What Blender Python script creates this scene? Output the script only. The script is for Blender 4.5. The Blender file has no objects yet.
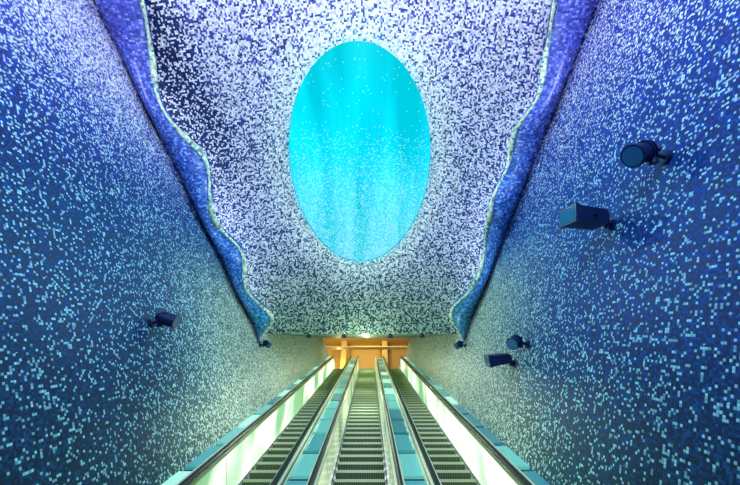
import bpy, math, random
from mathutils import Vector
random.seed(4)
A30=math.radians(30); C3=math.cos(A30); S3=math.sin(A30)
EYE=1.6
def W(p):   # shaft frame (x, along incline, perpendicular) -> world
    x,y,z=p; return (x, y*C3-z*S3, y*S3+z*C3+EYE)
def S(x,Y,Z):  # world (Z measured from eye level) -> shaft
    return (x, Y*C3+Z*S3, -Y*S3+Z*C3)
CX=-0.2
scene=bpy.context.scene
scene.view_settings.view_transform='Standard'
try: scene.view_settings.look='Medium High Contrast'
except Exception as e: print('look',e)
def link(o,parent=None):
    scene.collection.objects.link(o)
    if parent: o.parent=parent
    return o
def mk(name,verts,faces,mats,parent=None,uv=None,attrs=None,smooth=False,mi=None,world=False):
    me=bpy.data.meshes.new(name)
    me.from_pydata([v if world else W(v) for v in verts],[],faces)
    for m in (mats if isinstance(mats,(list,tuple)) else [mats]): me.materials.append(m)
    if uv:
        l=me.uv_layers.new(name='UVMap')
        for lp in me.loops: l.data[lp.index].uv=uv[lp.vertex_index]
    if attrs:
        for k,vals in attrs.items():
            a=me.color_attributes.new(name=k,type='FLOAT_COLOR',domain='POINT')
            for i,c in enumerate(vals): a.data[i].color=(c[0],c[1],c[2],1)
    if mi:
        for p,i in zip(me.polygons,mi): p.material_index=i
    if smooth:
        for p in me.polygons: p.use_smooth=True
    me.update()
    return link(bpy.data.objects.new(name,me),parent)
def empty(name,loc=(0,0,0)):
    o=bpy.data.objects.new(name,None); o.empty_display_size=.3; o.location=loc
    return link(o)
def boxv(x0,x1,y0,y1,z0,z1):
    return [(x0,y0,z0),(x1,y0,z0),(x1,y1,z0),(x0,y1,z0),(x0,y0,z1),(x1,y0,z1),(x1,y1,z1),(x0,y1,z1)]
BF=[(0,3,2,1),(4,5,6,7),(0,1,5,4),(1,2,6,5),(2,3,7,6),(3,0,4,7)]

# ---------- materials ----------
def newmat(name):
    m=bpy.data.materials.new(name); m.use_nodes=True
    nt=m.node_tree; return m,nt,nt.nodes['Principled BSDF']
def N(nt,t,**k):
    n=nt.nodes.new(t)
    for a,b in k.items(): setattr(n,a,b)
    return n
def math_(nt,op,a,b=None,clamp=False):
    n=N(nt,'ShaderNodeMath',operation=op); n.use_clamp=clamp
    for i,v in enumerate((a,b)):
        if v is None: continue
        if isinstance(v,(int,float)): n.inputs[i].default_value=v
        else: nt.links.new(v,n.inputs[i])
    return n.outputs[0]
def mixc(nt,f,a,b,bt='MIX'):
    n=N(nt,'ShaderNodeMix',data_type='RGBA',blend_type=bt)
    for idx,v in ((0,f),(6,a),(7,b)):
        if isinstance(v,(int,float)): n.inputs[idx].default_value=v
        elif isinstance(v,tuple): n.inputs[idx].default_value=v
        else: nt.links.new(v,n.inputs[idx])
    return n.outputs[2]
def plain(name,col,rough=.5,metal=0,em=None,es=0):
    m,nt,b=newmat(name)
    b.inputs['Base Color'].default_value=(*col,1); b.inputs['Roughness'].default_value=rough
    b.inputs['Metallic'].default_value=metal
    if em: b.inputs['Emission Color'].default_value=(*em,1); b.inputs['Emission Strength'].default_value=es
    return m
def mosaic(name,tile,rough=.3,clump=.35,noise_scale=1.6,grout=.6,cl2=.9,vary=1.2,spec=.5):
    m,nt,b=newmat(name); L=nt.links.new
    uv=N(nt,'ShaderNodeUVMap',uv_map='UVMap')
    sc=N(nt,'ShaderNodeVectorMath',operation='SCALE'); L(uv.outputs[0],sc.inputs[0]); sc.inputs[3].default_value=1/tile
    fl=N(nt,'ShaderNodeVectorMath',operation='FLOOR'); L(sc.outputs[0],fl.inputs[0])
    fr=N(nt,'ShaderNodeVectorMath',operation='FRACTION'); L(sc.outputs[0],fr.inputs[0])
    wn=N(nt,'ShaderNodeTexWhiteNoise',noise_dimensions='3D'); L(fl.outputs[0],wn.inputs['Vector'])
    sep=N(nt,'ShaderNodeSeparateColor'); L(wn.outputs['Color'],sep.inputs[0])
    ba=N(nt,'ShaderNodeAttribute',attribute_name='base'); sp=N(nt,'ShaderNodeAttribute',attribute_name='spk'); pr=N(nt,'ShaderNodeAttribute',attribute_name='prob')
    prs=N(nt,'ShaderNodeSeparateColor'); L(pr.outputs['Color'],prs.inputs[0])
    ns=N(nt,'ShaderNodeTexNoise'); ns.inputs['Scale'].default_value=noise_scale; ns.inputs['Detail'].default_value=5; L(uv.outputs[0],ns.inputs['Vector'])
    nc=N(nt,'ShaderNodeTexNoise'); nc.inputs['Scale'].default_value=.40; nc.inputs['Detail'].default_value=1; L(fl.outputs[0],nc.inputs['Vector'])
    p=math_(nt,'ADD',prs.outputs[0],math_(nt,'MULTIPLY',math_(nt,'SUBTRACT',ns.outputs[0],.5),clump))
    p=math_(nt,'ADD',p,math_(nt,'MULTIPLY',math_(nt,'SUBTRACT',nc.outputs[0],.5),cl2))
    isw=math_(nt,'LESS_THAN',sep.outputs[0],p)
    bri=math_(nt,'ADD',math_(nt,'MULTIPLY',math_(nt,'POWER',sep.outputs[1],2),vary),.45)
    bc=N(nt,'ShaderNodeVectorMath',operation='SCALE'); L(ba.outputs['Color'],bc.inputs[0]); L(bri,bc.inputs[3])
    bri2=math_(nt,'ADD',math_(nt,'MULTIPLY',sep.outputs[2],.55),.5)
    scn=N(nt,'ShaderNodeVectorMath',operation='SCALE'); L(sp.outputs['Color'],scn.inputs[0]); L(bri2,scn.inputs[3])
    col=mixc(nt,isw,bc.outputs[0],scn.outputs[0])
    fs=N(nt,'ShaderNodeSeparateXYZ'); L(fr.outputs[0],fs.inputs[0])
    g=math_(nt,'MAXIMUM',math_(nt,'LESS_THAN',fs.outputs[0],.13),math_(nt,'LESS_THAN',fs.outputs[1],.13))
    col=mixc(nt,math_(nt,'MULTIPLY',g,grout),col,(.004,.012,.05,1))
    L(col,b.inputs['Base Color']); b.inputs['Specular IOR Level'].default_value=spec
    L(math_(nt,'ADD',math_(nt,'MULTIPLY',sep.outputs[1],.25),rough-.1),b.inputs['Roughness'])
    return m
M_wall=mosaic('mosaic_wall',.029,.48,clump=.3,grout=.5,cl2=1.1,spec=.35)
M_ceil=mosaic('mosaic_ceiling',.042,.42,clump=.2,grout=.25,cl2=1.0,spec=.4)
M_rib=mosaic('mosaic_ribbon',.045,.3,clump=0,cl2=.2,vary=.5)
M_lip=mosaic('ribbon_lip_tile',.05,.4,clump=0,cl2=.6,grout=.2)
M_rail=plain('handrail_rubber',(.01,.02,.018),.3)
M_steel=plain('brushed_steel',(.55,.6,.45),.3,.8)
M_cap=plain('pale_steel_cap',(.85,.88,.6),.35,.2)
M_dark=plain('truss_dark',(.02,.04,.04),.5)
M_lampbody=plain('lamp_body_blue',(.004,.018,.08),.35,.2)
M_glass=plain('lamp_lens',(.02,.12,.25),.1)
M_orange=plain('orange_plaster',(.72,.48,.12),.6)
M_orange2=plain('amber_panel',(.60,.36,.08),.5)
M_floor,nt,b=newmat('floor_stone')
n=N(nt,'ShaderNodeTexNoise'); n.inputs['Scale'].default_value=30
r=N(nt,'ShaderNodeValToRGB'); r.color_ramp.elements[0].color=(.05,.07,.08,1); r.color_ramp.elements[1].color=(.18,.2,.2,1)
nt.links.new(n.outputs[0],r.inputs[0]); nt.links.new(r.outputs[0],b.inputs['Base Color']); b.inputs['Roughness'].default_value=.3
M_step,nt,b=newmat('escalator_step')
uv=N(nt,'ShaderNodeUVMap',uv_map='UVMap'); sx=N(nt,'ShaderNodeSeparateXYZ'); nt.links.new(uv.outputs[0],sx.inputs[0])
fx=math_(nt,'FRACT',math_(nt,'MULTIPLY',sx.outputs[0],28)); st=math_(nt,'GREATER_THAN',fx,.5)
nose=math_(nt,'GREATER_THAN',sx.outputs[1],.80)
c=mixc(nt,st,(.015,.03,.02,1),(.12,.16,.08,1)); c=mixc(nt,nose,c,(.30,.38,.20,1))
nt.links.new(c,b.inputs['Base Color']); b.inputs['Roughness'].default_value=.4; b.inputs['Metallic'].default_value=.2
def glowpanel(name,c1,c2,scale,strength,lo=.35,hi=.7,base=(.4,.6,.5)):
    m,nt,b=newmat(name)
    uv=N(nt,'ShaderNodeUVMap',uv_map='UVMap')
    n=N(nt,'ShaderNodeTexNoise'); n.inputs['Scale'].default_value=scale; n.inputs['Detail'].default_value=2
    nt.links.new(uv.outputs[0],n.inputs['Vector'])
    r=N(nt,'ShaderNodeValToRGB'); r.color_ramp.elements[0].color=(*c1,1); r.color_ramp.elements[1].color=(*c2,1)
    r.color_ramp.elements[0].position=lo; r.color_ramp.elements[1].position=hi
    nt.links.new(n.outputs[0],r.inputs[0]); nt.links.new(r.outputs[0],b.inputs['Emission Color'])
    b.inputs['Emission Strength'].default_value=strength
    b.inputs['Base Color'].default_value=(*base,1); b.inputs['Roughness'].default_value=.15
    return m
M_bal_out=glowpanel('balustrade_backlit_glass',(.14,.32,.14),(.92,1,.82),.5,1.1,lo=.42,hi=.62,base=(.35,.48,.38))
M_bal_in=glowpanel('balustrade_glass_inner',(.08,.13,.05),(.72,.80,.5),.6,.7)
M_deck=[plain('deck_glass_%d'%i,(.1,.3,.3),.12,0,c,s) for i,(c,s) in enumerate([((.05,.34,.32),.4),((.16,.55,.46),.5),((.45,.85,.65),.7),((.005,.12,.18),.3)])]

# ---------- fin line (edge of side walls) ----------
WALL={-1:(2.9,.347),1:(2.5,.276)}
def wallx(s,z):
    a,k=WALL[s]; return s*(a+k*(z+2.15))
def fin(s,t):
    y=12.0-5.3*t; z=-.32+7.2*t
    return Vector((wallx(s,z),y,z))
def finz(y): return -.32+7.2*(12.0-y)/5.3
def lerp(a,b,t): return tuple(a[i]+(b[i]-a[i])*t for i in range(3))
def sm(a,b,x):
    t=max(0,min(1,(x-a)/(b-a))); return t*t*(3-2*t)
def soffz(y): return -.3-.6*(y-13)/14
for s,nm in ((-1,'wall_left'),(1,'wall_right')):
    vs=[];uvs=[];ba=[];sp=[];pr=[];fs=[]
    ys=[-7+.25*i for i in range(77)]+[12.25+.5*i for i in range(31)]
    NR=36
    for y in ys:
        top=min(finz(y),14) if y<=12 else soffz(max(y,13))
        top=max(top,-.32) if y<=12.6 else top
        for j in range(NR+1):
            z=-2.32+(top+2.32)*j/NR
            vs.append((wallx(s,z),y,z)); uvs.append((y+50*(s>0),z*1.05))
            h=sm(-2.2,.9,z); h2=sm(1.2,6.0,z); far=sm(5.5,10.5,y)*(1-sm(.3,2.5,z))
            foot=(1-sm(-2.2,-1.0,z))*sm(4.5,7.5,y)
            b0=lerp((.002,.065,.11),(.003,.06,.28),h) if s>0 else lerp((.002,.065,.11),(.002,.06,.19),h)  # teal tiles low down, with a corner vignette painted into the base
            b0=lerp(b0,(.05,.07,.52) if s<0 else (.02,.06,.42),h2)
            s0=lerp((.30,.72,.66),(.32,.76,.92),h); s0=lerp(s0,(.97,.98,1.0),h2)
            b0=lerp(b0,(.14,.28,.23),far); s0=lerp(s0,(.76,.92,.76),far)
            b0=lerp(b0,(.12,.26,.20),foot*.7); s0=lerp(s0,(.80,.95,.74),foot)  # pale glow along the wall foot painted into the tile colours
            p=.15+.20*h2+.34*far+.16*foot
            if s<0: p+=.28*sm(2.5,5.5,z)
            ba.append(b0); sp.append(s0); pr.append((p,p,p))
    for i in range(len(ys)-1):
        for j in range(NR):
            a=i*(NR+1)+j; fs.append((a,a+NR+1,a+NR+2,a+1))
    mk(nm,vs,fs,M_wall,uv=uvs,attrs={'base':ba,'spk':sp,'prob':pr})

# ---------- ceiling with oval opening ----------
def prof(v):
    if v<=1: return (13-6*v+2.5*v*(1-v), -.3+7.5*v+2.0*v*(1-v))
    return (7-6.6*(v-1), 7.2+7.9*(v-1))
def ceilp(x,v,off=0):
    y,z=prof(v); q=1-min(1,(abs(x-CX)/6.5))**2
    k=.45*(q-.6)*max(0,min(1,v*3))+off
    return (x,y+.78*k,z+.62*k)
EC=.585; EV=.332; EX=2.07; ECX=-.30
def ellv(th,sc=1): return ECX+EX*sc*math.cos(th), EC+EV*sc*math.sin(th)
NT=192
vs=[];uvs=[];ba=[];sp=[];pr=[];fs=[]
x0,x1,v0,v1=-9,9,-.0,1.95
def rect(th):
    cx,cy=ECX,EC
    dx,dy=math.cos(th)*EX,math.sin(th)*EV
    ts=[]
    if dx>1e-9: ts.append((x1-cx)/dx)
    if dx<-1e-9: ts.append((x0-cx)/dx)
    if dy>1e-9: ts.append((v1-cy)/dy)
    if dy<-1e-9: ts.append((v0-cy)/dy)
    t=min(ts); return cx+dx*t,cy+dy*t
radii=[0,.01,.02,.03,.045,.06,.08,.11]+[.15+.05*i for i in range(18)]
radii=[r for r in radii if r<1]+[1]
for th_i in range(NT):
    th=2*math.pi*(th_i+.5)/NT
    ex,ev=ellv(th); rx,rv=rect(th)
    for r in radii:
        x=ex+(rx-ex)*r; v=ev+(rv-ev)*r
        dist=math.hypot(x-ex,(v-ev)*9.6)
        off=-.05*max(0,1-dist/.3)
        vs.append(ceilp(x,v,off)); uvs.append((x,v*9.6+.15*abs(x)))
        low=1-sm(.0,.42,v); top=sm(.6,1.05,v)
        b0=lerp((.045,.085,.24),(.03,.095,.09),low); b0=lerp(b0,(.09,.10,.42),top)
        s0=lerp((.70,.78,.88),(.40,.57,.42),low); s0=lerp(s0,(.92,.91,.98),top)
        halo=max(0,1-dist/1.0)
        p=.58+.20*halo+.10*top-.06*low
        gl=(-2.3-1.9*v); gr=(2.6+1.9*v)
        if x<gl: q=sm(0,.7,gl-x)*sm(.35,.8,v); p-=.30*q; b0=lerp(b0,(.015,.03,.11),q)  # ribbon's shadow painted into the tiles: darker base, fewer pale ones
        if x>gr: q=sm(0,.7,x-gr)*.3; p-=.3*q  # weaker painted shadow beside the right ribbon
        s0=lerp(s0,(.78,.92,.82),halo*.8); b0=lerp(b0,(.12,.28,.38),halo*.6)  # pale ring tiles, plus the well's glow painted into their colours
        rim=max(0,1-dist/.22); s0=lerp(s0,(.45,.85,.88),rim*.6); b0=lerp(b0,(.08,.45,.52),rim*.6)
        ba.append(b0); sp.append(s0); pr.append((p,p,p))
K=len(radii)
for i in range(NT):
    j=(i+1)%NT
    for k in range(K-1):
        fs.append((i*K+k,i*K+k+1,j*K+k+1,j*K+k))
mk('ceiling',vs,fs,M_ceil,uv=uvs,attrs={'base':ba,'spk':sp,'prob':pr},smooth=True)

# light well: collar + glowing bowl
M_well,nt,b=newmat('light_well_glass_mosaic')
L=nt.links.new
uv=N(nt,'ShaderNodeUVMap',uv_map='UVMap')
sc=N(nt,'ShaderNodeVectorMath',operation='SCALE'); L(uv.outputs[0],sc.inputs[0]); sc.inputs[3].default_value=1/.032
fl=N(nt,'ShaderNodeVectorMath',operation='FLOOR'); L(sc.outputs[0],fl.inputs[0])
wn=N(nt,'ShaderNodeTexWhiteNoise',noise_dimensions='3D'); L(fl.outputs[0],wn.inputs['Vector'])
sxyz=N(nt,'ShaderNodeSeparateXYZ'); L(uv.outputs[0],sxyz.inputs[0])
vv=math_(nt,'DIVIDE',sxyz.outputs[1],9.6)
r=N(nt,'ShaderNodeValToRGB'); L(vv,r.inputs[0])
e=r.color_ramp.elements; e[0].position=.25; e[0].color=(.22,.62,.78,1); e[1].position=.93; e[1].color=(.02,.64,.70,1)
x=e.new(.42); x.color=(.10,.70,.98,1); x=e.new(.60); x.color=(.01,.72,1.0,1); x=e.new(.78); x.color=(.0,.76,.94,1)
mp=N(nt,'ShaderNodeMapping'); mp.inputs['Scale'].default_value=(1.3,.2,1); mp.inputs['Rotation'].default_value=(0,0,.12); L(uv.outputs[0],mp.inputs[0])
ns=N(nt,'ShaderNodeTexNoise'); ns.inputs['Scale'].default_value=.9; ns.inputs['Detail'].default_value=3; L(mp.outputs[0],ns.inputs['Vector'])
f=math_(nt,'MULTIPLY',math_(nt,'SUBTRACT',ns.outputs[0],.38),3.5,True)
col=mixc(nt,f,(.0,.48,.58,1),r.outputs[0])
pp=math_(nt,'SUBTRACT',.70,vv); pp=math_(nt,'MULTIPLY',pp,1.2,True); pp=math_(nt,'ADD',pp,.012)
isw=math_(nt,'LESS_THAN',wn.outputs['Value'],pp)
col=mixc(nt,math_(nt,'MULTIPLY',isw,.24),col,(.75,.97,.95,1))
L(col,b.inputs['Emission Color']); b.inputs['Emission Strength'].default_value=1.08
b.inputs['Base Color'].default_value=(.0,.02,.03,1); b.inputs['Roughness'].default_value=.8; b.inputs['Specular IOR Level'].default_value=0
lw=empty('light_well',W(ceilp(ECX,EC)))
def childfix(o,par):
    o.matrix_parent_inverse.translation=-par.location
vs=[];fs=[];uvs=[]
collar=[(1.0,-.05,0),(1.0,.05,1),(1.03,.2,2),(1.05,.34,3)]
for i in range(NT):
    th=2*math.pi*(i+.5)/NT
    for sc_,off,k in collar:
        x,v=ellv(th,sc_); vs.append(ceilp(x,v,off)); uvs.append((i*.06,k*.12))
for i in range(NT):
    j=(i+1)%NT
    for k in range(3): fs.append((i*4+k,i*4+k+1,j*4+k+1,j*4+k))
nv=len(vs)
o=mk('collar',vs,fs,M_rib,lw,uv=uvs,attrs={'base':[(.02,.35,.45)]*nv,'spk':[(.12,.55,.6)]*nv,'prob':[(.5,.5,.5)]*nv},smooth=True); childfix(o,lw)
vs=[];fs=[];uvs=[]
rr=[i/14*1.06 for i in range(15)]
for i in range(NT):
    th=2*math.pi*(i+.5)/NT
    for q in rr:
        x,v=ellv(th,q); vs.append(ceilp(x,v,.33+.5*(1-(q/1.06)**2))); uvs.append((x+20,v*9.6))
for i in range(NT):
    j=(i+1)%NT
    for k in range(14): fs.append((i*15+k,i*15+k+1,j*15+k+1,j*15+k))
o=mk('glowing_bowl',vs,fs,M_well,lw,uv=uvs,smooth=True); childfix(o,lw)

# ---------- wavy ribbons along wall edges ----------
TL=[0,.05,.1,.2,.3,.4,.5,.6,.7,.8,.9,1.0,1.15,1.4,1.7]
WD={-1:[.12,.58,.44,.40,.60,.34,.56,.74,.52,.46,.66,1.1,1.1,.8,.9],
     1:[.12,.52,.62,.42,.30,.54,.76,.56,.78,.56,.66,1.0,1.1,.8,.9]}
def cr(T,V,t):
    for i in range(len(T)-1):
        if t<=T[i+1]: break
    u=(t-T[i])/(T[i+1]-T[i])
    p0=V[max(i-1,0)];p1=V[i];p2=V[i+1];p3=V[min(i+2,len(V)-1)]
    m1=(p2-p0)/2;m2=(p3-p1)/2
    return (2*u**3-3*u*u+1)*p1+(u**3-2*u*u+u)*m1+(-2*u**3+3*u*u)*p2+(u**3-u*u)*m2
AW=Vector((0,.8,.6))
for s in (-1,1):
    vs=[];fs=[];uvs=[];ba=[];sp=[];pr=[]
    par=empty('wall_edge_ribbon',W(fin(s,.5)))
    n=170; lip=[]
    for i in range(n+1):
        t=-.01+1.7*i/n
        O=fin(s,t); w=cr(TL,WD[s],max(0,t)); g=.08+.18*math.sin(t*23)
        inn=Vector((-s,0,0))
        I=O+inn*w+AW*g
        pts=[]
        for k in range(9):
            u=k/8; pts.append(O.lerp(I,u)-AW*(.30*math.sin(math.pi*u))+inn*(.05*math.sin(math.pi*u)))
        pts.append(I+AW*.16); pts.append(O+AW*(.45))
        lip.append(I)
        for k,p in enumerate(pts):
            vs.append(tuple(p)); uvs.append((t*9,k*.08+s))
            b0=lerp((.05,.19,.66),(.16,.18,.80),sm(.4,1,t)); b0=lerp((.03,.38,.50),b0,sm(0,.35,t))
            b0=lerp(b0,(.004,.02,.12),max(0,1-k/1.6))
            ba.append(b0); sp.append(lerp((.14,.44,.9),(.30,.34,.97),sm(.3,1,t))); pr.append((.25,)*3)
    K=11
    for i in range(n):
        for k in range(K-1):
            a=i*K+k; fs.append((a,a+1,a+K+1,a+K))
    fs.append(tuple(range(K-1,-1,-1)))
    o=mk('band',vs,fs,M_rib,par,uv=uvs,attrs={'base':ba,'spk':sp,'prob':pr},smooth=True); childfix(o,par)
    vs=[];fs=[];uvs=[];ba=[];sp=[];pr=[]
    for i,p in enumerate(lip):
        a=lip[max(i-1,0)];b_=lip[min(i+1,n)]; tg=(b_-a).normalized()
        u=tg.cross(Vector((1,0,0))).normalized(); v_=tg.cross(u)
        rr_=.055+.02*math.sin(i*.31)
        for k in range(8):
            an=k*math.pi/4; vs.append(tuple(p+u*rr_*1.3*math.cos(an)+v_*rr_*math.sin(an)))
            uvs.append((i*.09,k*.05)); ba.append((.20,.45,.48)); sp.append((.74,.94,.62)); pr.append((.70,)*3)
    for i in range(n):
        for k in range(8): fs.append((i*8+k,i*8+(k+1)%8,i*8+8+(k+1)%8,i*8+8+k))
    fs.append(tuple(range(8)))
    o=mk('lip',vs,fs,M_lip,par,uv=uvs,attrs={'base':ba,'spk':sp,'prob':pr},smooth=True); childfix(o,par)

# ---------- tunnel soffit ----------
vs=[];fs=[];uvs=[]
ys=[13+.5*i for i in range(30)]
for y in ys:
    for j in range(11):
        x=-4.2+8.2*j/10; vs.append((x,y,soffz(y))); uvs.append((x,y))
for i in range(len(ys)-1):
    for j in range(10): a=i*11+j; fs.append((a,a+1,a+12,a+11))
nv=len(vs)
mk('ceiling_tunnel',vs,fs,M_ceil,uv=uvs,attrs={'base':[(.05,.14,.12)]*nv,'spk':[(.5,.65,.45)]*nv,'prob':[(.5,.5,.5)]*nv})

# ---------- escalators ----------
FLOW=-1.6; FTOP=10.8
def floorline(Y):
    z=-3.1; y=(Y+z*S3)/C3; Z=y*S3+z*C3
    return max(FLOW,min(FTOP,Z))
def railpath(h):
    z=-3.1+h
    pts=[]
    yA=(-.7- z*C3)/S3
    P=lambda y:(y*C3-z*S3, y*S3+z*C3)
    a=P(yA); r=.28
    for i in range(9):
        an=-math.pi/2-math.pi*i/8
        pts.append((a[0]-.9+r*math.cos(an), a[1]-r+r*math.sin(an)))
    pts.append((a[0]-.4,a[1])); pts.append(a)
    y=yA+.5
    while y<26.8: pts.append(P(y)); y+=.6
    b_=P(27.0); pts.append(b_)
    pts.append((b_[0]+.5,b_[1]+.02))
    for i in range(9):
        an=math.pi/2-math.pi*i/8
        pts.append((b_[0]+1.1+r*math.cos(an), b_[1]+.02-r+r*math.sin(an)))
    return pts
RP=railpath(.95)
def sweep(name,xc,path,prof_,mat,par):
    vs=[];fs=[];K=len(prof_)
    for i,p in enumerate(path):
        a=path[max(i-1,0)];b_=path[min(i+1,len(path)-1)]
        tx,tz=b_[0]-a[0],b_[1]-a[1]; l=math.hypot(tx,tz); nx,nz=-tz/l,tx/l
        for (px,pn) in prof_:
            vs.append((xc+px,p[0]+nx*pn,p[1]+nz*pn+EYE))
    for i in range(len(path)-1):
        for k in range(K): fs.append((i*K+k,i*K+(k+1)%K,(i+1)*K+(k+1)%K,(i+1)*K+k))
    fs.append(tuple(range(K))); fs.append(tuple(range((len(path)-1)*K,len(path)*K)))
    o=mk(name,vs,fs,mat,par,world=True,smooth=False); childfix(o,par)
    return o
railprof=[(-.035,-.02),(-.04,.01),(-.027,.035),(0,.04),(.027,.035),(.04,.01),(.035,-.02)]
capprof=[(-.03,-.09),(-.07,-.07),(-.07,-.02),(.07,-.02),(.07,-.07),(.03,-.09)]
SH=.5; pitch=.4/C3
for idx,(ex,kinds) in enumerate([(CX-1.75,('out','in')),(CX,('in','in')),(CX+1.75,('in','out'))]):
    par=empty('escalator',(ex,3.4,0))
    vs=[];fs=[];uvs=[]
    y=2.3
    Y0,Z0=(y*C3+3.1*S3, y*S3-3.1*C3)
    nst=int((27.2-y)/pitch)
    for i in range(nst):
        Y=Y0+.4*i; Z=Z0+.4*math.tan(A30)*i; R=.4*math.tan(A30)
        b0=len(vs)
        prof2=[(Y+.05,Z,0),(Y+.02,Z+R*.45,.4),(Y+.004,Z+R*.75,.78),(Y,Z+R*.78,.82),(Y,Z+R,1.0),(Y+.455,Z+R,.2)]
        for (a,c_,u) in prof2:
            vs.append((ex-SH,a,c_+EYE)); uvs.append((0,u)); vs.append((ex+SH,a,c_+EYE)); uvs.append((1,u))
        for k in range(5): fs.append((b0+2*k,b0+2*k+1,b0+2*k+3,b0+2*k+2))
    o=mk('steps',vs,fs,M_step,par,uv=uvs,world=True); childfix(o,par)
    for side,kind in zip((-1,1),kinds):
        xr=ex+side*.62
        sweep('handrail',xr,RP,railprof,M_rail,par)
        sweep('handrail_guide',xr,RP,capprof,M_cap if kind=='in' else M_steel,par)
        vs=[];fs=[];uvs=[]
        body=[p for p in RP[4:-4]]
        for p in body:
            fl_=floorline(p[0])+.02
            for (xx,zz) in ((xr-side*.03,p[1]-.06),(xr-side*.075,fl_+.16),(xr-side*.115,fl_+.0),(xr+side*.02,fl_-.1),(xr+side*.02,p[1]-.06)):
                vs.append((xx,p[0],zz+EYE)); uvs.append((p[0]*1.1+idx*7,(zz-fl_)*.8+side*3))
        for i in range(len(body)-1):
            for k in range(4): fs.append((i*5+k,i*5+k+1,i*5+k+6,i*5+k+5))
        mi=[0 if k%4==0 else 1 for k in range(len(fs))]
        o=mk('balustrade',vs,fs,[M_bal_out if kind=='out' else M_bal_in,M_steel],par,uv=uvs,mi=mi,world=True); childfix(o,par)
        vs=[];fs=[]
        y=4.2
        while y<26.8:
            b0=len(vs)
            vs+= [W((xr-side*.082,y,-2.98)),W((xr-side*.082,y+.02,-2.98)),W((xr-side*.036,y+.02,-2.25)),W((xr-side*.036,y,-2.25))]
            fs.append((b0,b0+1,b0+2,b0+3)); y+=1.5
        o=mk('panel_joints',vs,fs,M_steel,par,world=True); childfix(o,par)
def deck(name,xa,xb,seed,zt=-2.29):
    par=empty(name,W(((xa+xb)/2,4,-2.3)))
    random.seed(seed)
    o=mk('body',boxv(xa,xb,2.6,27.3,-3.3,zt-.05),BF,M_dark,par); childfix(o,par)
    vs=[];fs=[];mi=[]
    y=2.8
    while y<27:
        b0=len(vs); vs+=boxv(xa+.03,xb-.03,y,min(y+1.02,27.2),zt-.045,zt)
        fs+=[tuple(q+b0 for q in f) for f in BF]; mi+=[random.choice([0,0,1,1,2,3])]*6; y+=1.2
    o=mk('glass_panels',vs,fs,M_deck,par,mi=mi); childfix(o,par)
    vs=[];fs=[]
    for x in (xa,xb-.03):
        b0=len(vs); vs+=boxv(x,x+.03,2.6,27.3,zt-.05,zt+.02); fs+=[tuple(q+b0 for q in f) for f in BF]
    o=mk('edge_trim',vs,fs,M_cap,par); childfix(o,par)
deck('deck_walkway',CX-1.07,CX-.68,1)
deck('deck_walkway',CX+.68,CX+1.07,2)
deck('deck_walkway',CX-2.74,CX-2.44,3,-2.16)
deck('deck_walkway',CX+2.44,CX+2.74,5,-2.16)

# ---------- landings ----------
mk('floor',[(-5,-7,0),(5,-7,0),(5,3.5,0),(-5,3.5,0)],[(0,1,2,3)],M_floor,world=True)
H=FTOP+EYE
mk('floor_upper_landing',[(-5,24.95,H),(5,24.95,H),(5,30,H),(-5,30,H)],[(0,1,2,3)],M_floor,world=True)
hall=empty('wall_hall',(0,29.5,H))
def wbox(name,x0,x1,y0,y1,z0,z1,m,par):
    o=mk(name,boxv(x0,x1,y0,y1,z0,z1),BF,m,par,world=True); childfix(o,par); return o
wbox('back_panel',-5,5,29.5,29.7,H,H+5,M_orange,hall)
wbox('side_panel_a',-5.1,-4.9,24.5,29.6,H,H+5,M_orange,hall)
wbox('side_panel_b',4.9,5.1,24.5,29.6,H,H+5,M_orange,hall)
wbox('recess_a',-1.6,0.9,29.3,29.45,H,H+4.9,M_orange2,hall)
wbox('recess_b',1.6,3.2,29.3,29.45,H,H+4.9,M_orange2,hall)
wbox('pillar',1.0,1.45,28.6,29.2,H,H+4.9,M_orange,hall)
wbox('pillar_b',-2.4,-1.95,28.6,29.2,H,H+4.9,M_orange,hall)
mk('ceiling_upper_landing',boxv(-5,5,24.4,29.6,H+4.2,H+4.35),BF,plain('hall_ceiling',(.6,.42,.12),.6),world=True)
wbox('cross_beam',-4.9,4.9,26.5,26.9,H+2.58,H+2.66,plain('beam_yellow',(.7,.5,.14),.5),hall)

# ---------- lamps on the walls ----------
def cyl(c,d,r0,r1,l,n=24):
    d=Vector(d).normalized(); u=d.orthogonal().normalized(); v=d.cross(u); c=Vector(c); vs=[];fs=[]
    for q,r in ((0,r0),(l,r1)):
        for k in range(n):
            a=2*math.pi*k/n; vs.append(tuple(c+d*q+u*r*math.cos(a)+v*r*math.sin(a)))
    for k in range(n): fs.append((k,(k+1)%n,n+(k+1)%n,n+k))
    fs.append(tuple(range(n-1,-1,-1))); fs.append(tuple(range(n,2*n)))
    return vs,fs
def comb(parts):
    vs=[];fs=[]
    for v,f in parts:
        b0=len(vs); vs+=v; fs+=[tuple(q+b0 for q in g) for g in f]
    return vs,fs
def wn_(s): 
    k=WALL[s][1]; return Vector((-s,0,k)).normalized()
def light(par,pos,aim,energy,col,ang=120):
    ld=bpy.data.lights.new('beam','SPOT'); ld.energy=energy; ld.color=col; ld.spot_size=math.radians(ang); ld.spot_blend=1; ld.shadow_soft_size=.08
    lo=bpy.data.objects.new('beam',ld); link(lo)
    wpos=Vector(W(pos)); wa=Vector(W(Vector(pos)+Vector(aim)))-wpos
    lo.location=wpos; lo.rotation_euler=wa.to_track_quat('-Z','Y').to_euler(); lo.parent=par; childfix(lo,par)
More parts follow.
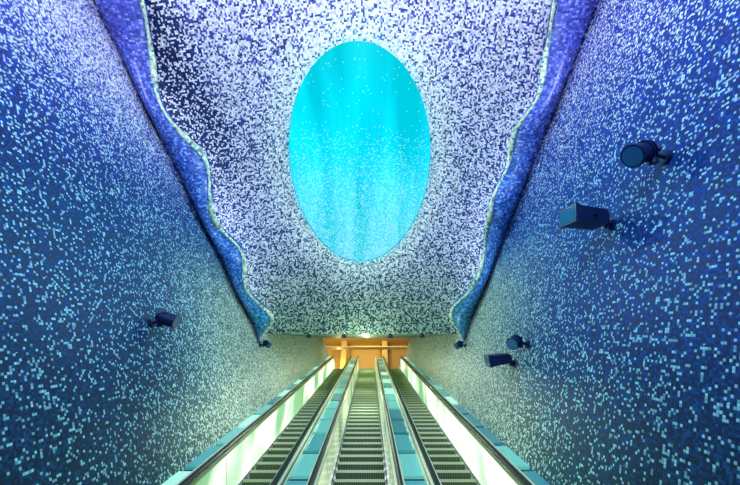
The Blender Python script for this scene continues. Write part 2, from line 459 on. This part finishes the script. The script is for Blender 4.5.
def spot(s,y,z,aim,size=1.0,energy=0,col=(1,1,1),ang=120):
    base=Vector((wallx(s,z),y,z)); n_=wn_(s); par=empty('spotlight',W(base))
    aim=Vector(aim).normalized(); h=base+n_*.18*size
    v,f=comb([cyl(base,n_,.085*size,.085*size,.04),cyl(base,n_,.026,.026,.2*size),cyl(h-Vector((0,.0,.12))*size,(0,0,1),.05*size,.05*size,.24*size)])
    o=mk('bracket',v,f,M_lampbody,par); childfix(o,par)
    c=h+n_*.10*size-aim*.08*size
    v,f=comb([cyl(c-aim*.10*size,aim,.05*size,.11*size,.10*size),cyl(c,aim,.115*size,.12*size,.26*size),cyl(c+aim*.26*size,aim,.135*size,.135*size,.03*size),cyl(c+aim*.02*size,aim,.13*size,.13*size,.015),cyl(c+aim*.07*size,aim,.13*size,.13*size,.015)])
    o=mk('housing',v,f,M_lampbody,par,smooth=False); childfix(o,par)
    v,f=cyl(c+aim*.291*size,aim,.115*size,.115*size,.004)
    o=mk('lens',v,f,M_glass,par); childfix(o,par)
    v,f=comb([cyl(h,n_,.02,.02,.1*size),cyl(h+Vector((0,-.14,0))*size,(0,1,0),.018,.018,.28*size)])
    o=mk('yoke',v,f,M_lampbody,par); childfix(o,par)
    if energy: light(par,c+aim*.35*size,aim,energy,col,ang)
    return par
def flood(s,y,z,aim,size=1.0,energy=0,col=(1,1,1),ang=120):
    base=Vector((wallx(s,z),y,z)); n_=wn_(s); par=empty('floodlight',W(base))
    aim=Vector(aim).normalized(); u=aim.cross(Vector((0,0,1))).normalized(); w=u.cross(aim)
    c=base+n_*.42*size
    vs=[]
    secs=[(-.30,.12,.08),(-.22,.19,.12),(.26,.22,.135),(.27,.24,.15),(.33,.24,.15)]
    for q,a,b_ in secs:
        for (i,j) in ((-1,-1),(1,-1),(1,1),(-1,1)): vs.append(tuple(c+(aim*q+u*a*i+w*b_*j)*size))
    fs=[(3,2,1,0)]
    for k in range(4):
        for i in range(4): fs.append((k*4+i,k*4+(i+1)%4,k*4+4+(i+1)%4,k*4+4+i))
    fs.append((16,17,18,19))
    o=mk('housing',vs,fs,M_lampbody,par); childfix(o,par)
    o=mk('lens',[tuple(c+(aim*.333+u*a*.20+w*b_*.115)*size) for a,b_ in((-1,-1),(1,-1),(1,1),(-1,1))],[(0,1,2,3)],M_glass,par); childfix(o,par)
    v,f=comb([cyl(base,n_,.09*size,.09*size,.04),cyl(base,n_,.035*size,.035*size,.3*size),cyl(c-u*.27*size,u,.018,.018,.54*size),cyl(base+n_*.10*size-Vector((0,0,.08))*size,(0,0,1),.04*size,.04*size,.16*size)])
    o=mk('bracket',v,f,M_lampbody,par); childfix(o,par)
    if energy: light(par,c+aim*.40,aim,energy,col,ang)
spot(1,4.20,2.00,(-.75,-.25,-.35),1.05,45,(.75,.85,1))
flood(1,5.12,1.40,(-.95,-.05,.10),.88,60,(.75,.85,1))
flood(1,7.73,-.75,(-6,.2,-.9),.75,420,(.92,1,.85),50)
spot(1,7.25,-.36,(-.5,-.5,-.2),.85,20,(.8,1,.9))
spot(-1,6.31,.02,(6.2,.2,-1.9),.90,420,(.92,1,.82),50)
for s,t in ((-1,11.95),(1,11.7)):
    spot(s,t,-.62,(-s*.5,-.3,-.3),.7)
for i,x in enumerate((-2.1,-.9,.7,1.8)):
    par=empty('downlight',W((x,13.1,-.32)))
    v,f=comb([cyl((x,13.1,-.28),(0,0,-1),.05,.05,.05),cyl((x,13.1,-.33),(0,-.2,-1),.06,.09,.1)])
    o=mk('can',v,f,M_lampbody,par); childfix(o,par)

# ---------- lighting ----------
w=bpy.data.worlds.new('World'); scene.world=w; w.use_nodes=True
w.node_tree.nodes['Background'].inputs[0].default_value=(.62,.72,1,1); w.node_tree.nodes['Background'].inputs[1].default_value=2.1
def area(name,pos,aim,sx,sy,e,col):
    ld=bpy.data.lights.new(name,'AREA'); ld.shape='RECTANGLE'; ld.size=sx; ld.size_y=sy; ld.energy=e; ld.color=col
    lo=bpy.data.objects.new(name,ld); link(lo); lo.location=pos; lo.rotation_euler=Vector(aim).to_track_quat('-Z','Y').to_euler(); return lo
def pt(name,p,e,col,r=.15):
    ld=bpy.data.lights.new(name,'POINT'); ld.energy=e; ld.color=col; ld.shadow_soft_size=r
    lo=bpy.data.objects.new(name,ld); link(lo); lo.location=W(p)
for dv in (-.18,.0,.18): pt('light_well_lamp',ceilp(ECX,EC+dv,-.9),85,(.8,.97,1),0)
pt('tunnel_lamp',(CX,12.6,-1.2),80,(.92,1,.8),0)
for y in (16,20,24): pt('tunnel_lamp',(CX,y,soffz(y)-.35),65,(.92,1,.76),0)
pt('landing_lamp',S(0,26.0,FTOP+3.9),150,(1,.90,.55),.05)
pt('landing_lamp',S(-2.5,27.8,FTOP+2.0),50,(1,.85,.45),.05)
area('lower_fill',(0,-3.5,7),(0,.5,.6),5,2,750,(.80,.87,1))  # added fill light, unseen behind the camera

cam=bpy.data.cameras.new('camera'); co=bpy.data.objects.new('camera',cam); link(co)
cam.sensor_width=36; cam.lens=18; cam.clip_start=.05
co.location=(0,0,EYE); co.rotation_euler=(math.radians(90+42.57),0,0)
scene.camera=co
